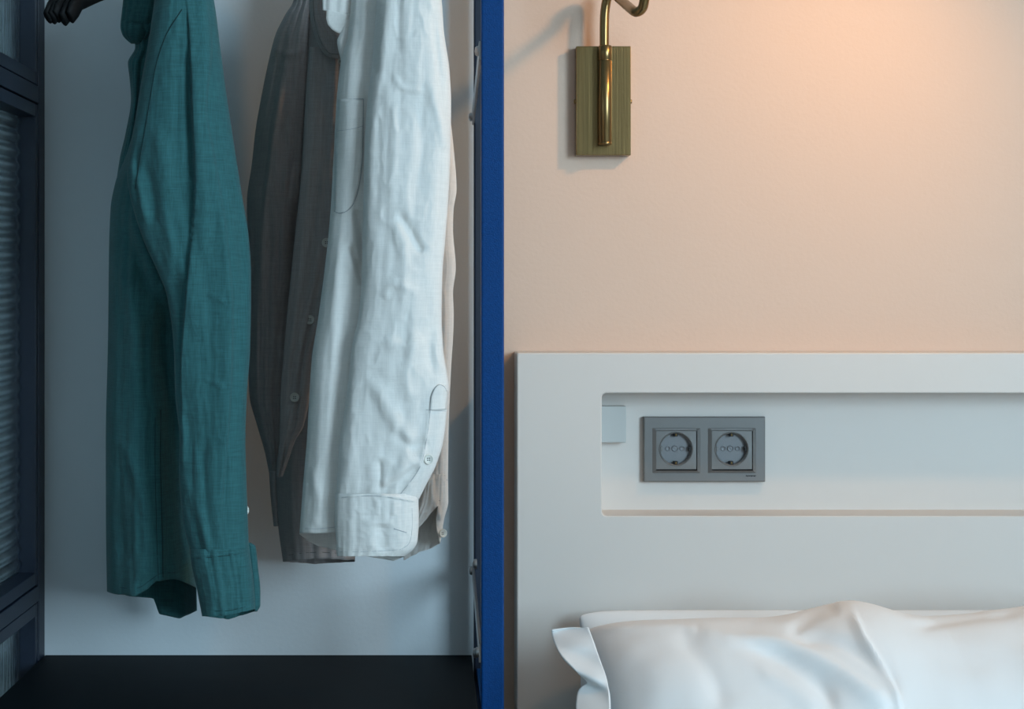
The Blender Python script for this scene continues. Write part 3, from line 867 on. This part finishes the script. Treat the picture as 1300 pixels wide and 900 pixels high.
wcf = Cloth([(627, 426.5, 529, -.386, .0232), (632, 426, 530.5, -.386, .0244), (660, 425.5, 531, -.386, .0240), (686, 427, 529.5, -.386, .0232), (697, 427.5, 524, -.386, .0228), (706, 428.5, 513, -.386, .0216)], n=190, m=110,
            strokes=[([(427, 631), (478, 628), (531, 637)], 1.6, .0016, 'g'), ([(468, 655), (470, 700)], 9, .003, 'g'), ([(486, 664), (486, 702)], 8, -.005, 'g'), ([(480, 634), (480, 655)], 2, .002, 'g'), ([(500, 634), (500, 655)], 3, .0016, 'g')],
            fold=.0014, wrinkle=.0009, wr_s=(12, 16), seed=45)
wc = wcf.build('cuff', MW, ws)
seam(wcf, [(428, 632), (478, 629.5), (529, 637.5)], M['thread_white'], wc, .0003)
seam(wcf, [(430, 700.5), (470, 700), (505, 698)], M['thread_white'], wc, .00022)
seam(wcf, [(523, 645), (523, 672), (519, 690), (507, 698)], M['thread_white'], wc, .00022)
seam(wcf, [(500, 671), (516, 676)], M['thread_white'], wc, .0005, name='buttonhole')
# placket on the sleeve with its rounded top and button
pk = panel('sleeve_placket', [(546, 521), (547, 505), (551, 493), (557, 487.5), (564, 489), (568.5, 496), (566, 520)], lambda x, y: wsl.at(x, y).y, MW, wo, .0016, .0012, 6)
seam(wsl, [(546, 524), (547.5, 505), (552, 493.5), (558, 488.5), (564, 491), (567, 497)], M['thread_white'], wo, .0003, .0025)
seam(wsl, [(541, 520), (566, 522)], M['thread_white'], wo, .0002, .0022)
seam(wsl, [(546, 524), (541, 560), (532, 595), (507, 629)], M['thread_white'], wo, .00025)
button(wsl.at(544, 583, .0020), (.25, -1, .05), .0053, M['button'], wo)
# chest pocket on the body
pko = [(430, 126), (461.5, 125.5), (461, 160), (460, 200), (456, 235), (449, 258), (440, 268), (431, 270.5), (424.5, 268), (425, 230), (426, 180)]
panel('chest_pocket', pko, lambda x, y: wbody.at(x, y).y, MW, wb_, .0012, .0011, 8)
seam(wbody, [(461.5, 126), (461, 160), (460, 200), (456, 235), (449, 258), (440, 268), (431, 270.5), (424, 268)], M['thread_white'], wb_, .00035, .0019)
seam(wbody, [(429, 166), (445, 164), (460.5, 160)], M['thread_white'], wb_, .0002, .0019)
seam(wbody, [(428.5, 126), (461.5, 125.5)], M['thread_white'], wb_, .00035, .0019)
seam(wbody, [(387, 671), (405, 671), (426, 669)], M['thread_white'], wb_, .00022)
# collar: yoke edge and collar leaf
wy = Cloth([(-45, 410, 450, -.345, .006), (0, 410, 448, -.345, .006), (14, 410, 447, -.345, .006), (21, 412, 446, -.345, .005)], n=60, m=50, hem_f=[(412, 13), (446, 21)], hem_b=[(412, 13), (446, 21)], fold=.001, wrinkle=.0006, seed=47)
wyo = wy.build('collar_band', MW, ws)
panel('collar_leaf', [(414.5, 12), (444, 19), (441, 26), (434.5, 43.5), (428, 41.5), (421, 37), (416, 31), (414, 24)], lambda x, y: -.353 + .0002 * (y - 12), MW, ws, .0016, 0, 6)
wst = Cloth([(18, 440, 452, -.345, .006), (45, 431, 450, -.345, .006), (52, 428.5, 448, -.345, .006), (75, 433, 446, -.345, .005), (85, 436, 444, -.345, .004)], n=50, m=50, fold=.001, wrinkle=.0006, seed=48)
wst.build('collar_stand', MW, ws)
# far sleeve, seen as a sliver on the right, and its open cuff
wfs = Cloth([(60, 530, 556, -.235, .02), (120, 538, 567, -.235, .028), (190, 542, 575.5, -.235, .03), (240, 542, 579, -.235, .03), (268, 542, 575, -.235, .03), (290, 542, 574.5, -.235, .03), (340, 541, 578, -.235, .03), (372, 540, 574.5, -.235, .03),
             (400, 540, 575.5, -.235, .03), (470, 540, 572, -.235, .028), (540, 540, 569, -.235, .026), (610, 540, 568, -.235, .024)], n=120, m=200, fold=.0014, wrinkle=.002, wr_s=(12, 24), seed=51,
            strokes=[([(570, 255), (574, 290), (570, 320)], 5, -.005, 'g')])
wfs.build('sleeve', MW, ws)
wfc = Cloth([(602, 538, 568, -.235, .025), (636, 532, 568.5, -.235, .025), (660, 522, 563, -.235, .024), (680, 515, 560, -.235, .022), (700, 513, 556, -.235, .018)], n=110, m=90,
            hem_f=[(513, 690), (530, 665), (542, 640), (548, 668), (556, 690)], hem_b=[(513, 711), (532, 701), (545, 697), (556, 690)], fold=.002, wrinkle=.0015, wr_s=(10, 14), seed=53,
            strokes=[([(546, 600), (550, 632), (560, 660)], 4, .006, 'g'), ([(540, 690), (556, 670)], 4, .005, 'g')])
wfo = wfc.build('cuff', MW, ws)
seam(wfc, [(546, 636), (568, 635)], M['thread_white'], wfo, .0003)
button(P(562, 677, -.25), (.55, -1, .1), .0050, M['button'], ws)


# ------------------------------------------------------------------ hangers
def hanger_mesh():
    pts = []
    for k in range(-20, 21):
        s = k / 20
        a = abs(s)
        pts.append((s * .180, 0.0, -.062 * a ** 1.25 - (.012 * max(0, a - .9) * 10)))
    r = []
    for k in range(-20, 21):
        a = abs(k / 20)
        r.append(.0105 if a < .96 else .0085)
    Vv, Ff = tube_along(pts, r, 12)
    Vv = [Vector((v.x, v.y * .42, v.z)) for v in Vv]
    return Vv, Ff


hV, hF = hanger_mesh()
hm = bpy.data.meshes.new('hanger_body'); hm.from_pydata([tuple(v) for v in hV], [], hF); hm.materials.append(M['black'])
for p in hm.polygons: p.use_smooth = True
hk = [(0, 0, 0), (0, 0, .045)] + [(.018 * math.sin(a), 0, .063 - .018 * math.cos(a)) for a in [math.radians(t) for t in range(30, 250, 20)]]
kV, kF = tube_along(hk, .0016, 10)
km = bpy.data.meshes.new('hanger_hook'); km.from_pydata([tuple(v) for v in kV], [], kF); km.materials.append(M['steel'])
for p in km.polygons: p.use_smooth = True


def hanger(label, loc, rz_, group):
    t = thing('clothes_hanger', label, 'hanger', loc, group)
    t.rotation_euler = (0, 0, rz_)
    for nm, me in (('shoulder_bar', hm), ('hook', km)):
        o = bpy.data.objects.new(nm, me); C.objects.link(o); o.parent = t
    return t


# five empty black hangers bunched against the partition; their near tips show
tips = [(60.5, 27), (66, 28), (71.5, 26), (80, 30), (89, 26.5)]
for i, (tx, ty) in enumerate(tips):
    ang = math.radians(72 + .6 * i)
    tip = P(tx, ty, -.365)
    # near tip is at local -x end
    lx, lz = -.180, -.062 - .012
    c_, s_ = math.cos(ang), math.sin(ang)
    loc = (tip.x - lx * c_, tip.y - lx * s_, tip.z - lz + .004)
    hanger(('leftmost of the five empty black hangers, against the glass partition', 'second of the five empty black hangers from the glass partition',
            'middle one of the five empty black hangers left of the green shirt', 'fourth of the five empty black hangers, second from the green shirt',
            'rightmost of the five empty black hangers, nearest the green shirt')[i], loc, ang, 'empty black hangers')
# ------------------------------------------------------------------ bed: mattress and pillows
mt = box('mattress', (0.16, -2.0, 0.18), (1.76, -0.075, 0.40), M['pillow'], None, .03, 4)
tag(mt, 'white mattress below the pillows in front of the headboard', 'mattress')


def pillow(name, label, x0, x1, cy, cz, a, b, tilt, strokes, seed, zoff=None, wr=.004):
    """closed cushion: loops in the y-z plane strung along x"""
    nx, nt = 260, 150
    u = np.linspace(0, 1, nx); th = np.linspace(0, 2 * math.pi, nt, endpoint=False)
    U, T = np.meshgrid(u, th, indexing='ij')
    s = 2 * U - 1
    env = np.clip(1 - np.abs(s) ** 9, 0, 1) ** 0.5           # thickness along the length
    enl = np.clip(1 - np.abs(s) ** 14, 0, 1) ** 0.5             # length of the loop along x
    c_, s_ = np.cos(T), np.sin(T)
    p = np.sign(c_) * np.abs(c_) ** .85 * a * (.94 + .06 * enl)
    q = np.sign(s_) * np.abs(s_) ** 1.0 * b * (env + .03) * (1 - .35 * np.abs(c_) ** 4)
    nz = vnoise(U * 9, p * 14, seed=seed) + .5 * vnoise(U * 22, p * 30, seed=seed + 1)
    q = q + np.where(s_ > 0, 1, .3) * (wr * nz) * env * (np.abs(s_) ** .5)
    ct_, st_ = math.cos(tilt), math.sin(tilt)
    X = x0 + (x1 - x0) * U
    Y = cy + p * ct_ - q * st_
    Z = cz + p * st_ + q * ct_
    if zoff is not None: Z = Z + zoff(X, p / a) 
    V = np.stack([X, Y, Z], -1)
    if strokes:
        pxx, pxy = to_px(V)
        H = stroke_disp(pxx, pxy, strokes) * (s_ > -.2)
        V[..., 1] -= H * .75; V[..., 2] += H * .65
    idx = np.arange(nx * nt).reshape(nx, nt)
    A, B = idx[:-1], idx[1:]
    f = np.stack([A, B, np.roll(B, -1, 1), np.roll(A, -1, 1)], -1).reshape(-1, 4).tolist()
    f.append(idx[0].tolist()); f.append(idx[-1][::-1].tolist())
    root = thing(name, label, 'pillow', ((x0 + x1) / 2, cy, cz - b))
    o = mesh_obj('cover', V.reshape(-1, 3), f, M['pillow'], root, True)
    return root, o, V


bp_, _, _ = pillow('bed_pillow', 'white pillow lying behind, against the cream headboard', P(738, 0, -.13).x, P(738, 0, -.13).x + .70, -.138, .555, .160, .055, math.radians(78), [], 61, wr=.002)
hump = lambda X, p: .020 * np.exp(-((X - P(1085, 0, -.3).x) / .055) ** 2) * np.clip(p * .7 + .5, 0, 1) + .018 * np.clip((X - P(1180, 0, -.3).x) / .15, 0, 1) * np.clip(p * .7 + .4, 0, 1)
fp_, fpc, FV = pillow('bed_pillow', 'white front pillow with flat flanged left edge and diagonal creases', P(752, 0, -.36).x, P(752, 0, -.36).x + .72, -.43, .579, .235, .105, math.radians(37),
       [([(885, 799), (930, 812), (990, 818), (1050, 845), (1110, 885), (1130, 900)], 10, .010, 'g'), ([(900, 806), (980, 830), (1040, 868), (1060, 900)], 9, -.007, 'g'), ([(1000, 815), (1060, 815), (1120, 850), (1140, 880)], 7, -.006, 'g'),
        ([(1085, 775), (1095, 805), (1118, 840), (1135, 870), (1145, 905)], 9, .008, 'l'), ([(1160, 795), (1230, 784), (1300, 776)], 6, -.007, 'g'), ([(860, 800), (900, 850), (920, 900)], 14, -.004, 'g'),
        ([(1000, 805), (1040, 778), (1065, 770)], 8, -.006, 'g'), ([(745, 800), (850, 795), (885, 799)], 5, .003, 'g'), ([(960, 850), (1010, 880), (1040, 905)], 8, .004, 'g')], 71, hump, wr=.003)
# flat flange along the left end, rippled
inner = [(747, 797), (753, 812), (760, 832), (768, 855), (773, 876), (775, 900), (777, 940)]
outer_ = [(701, 802), (705, 815), (712, 830), (729, 846), (745, 862), (742, 880), (734, 893)]
outer2 = [(701, 802), (704, 816), (711, 830), (728, 846), (746, 866), (735, 887), (732, 940)]
I3 = catmull([P(x, y, -.40 - .0011 * (y - 797)) for x, y in inner], 14)
O3 = catmull([P(x, y, -.385 - .0011 * (y - 797)) for x, y in outer2], 14)
nn = 26
Vf = []
for i in range(len(I3)):
    for k in range(nn):
        t = k / (nn - 1)
        p = I3[i].lerp(O3[i], t)
        ripple = .016 * math.sin(i * .105 + .4) * t + .006 * math.sin(i * .21 + 1) * math.sin(t * 3.1)
        p = p + Vector((0, ripple, 0))
        Vf.append(p)
Ff = []
for i in range(len(I3) - 1):
    for k in range(nn - 1):
        a = i * nn + k
        Ff.append((a, a + 1, a + nn + 1, a + nn))
fo = mesh_obj('flange', Vf, Ff, M['pillow'], fp_, True)
md = fo.modifiers.new('cloth thickness', 'SOLIDIFY'); md.thickness = .002; md.offset = 0
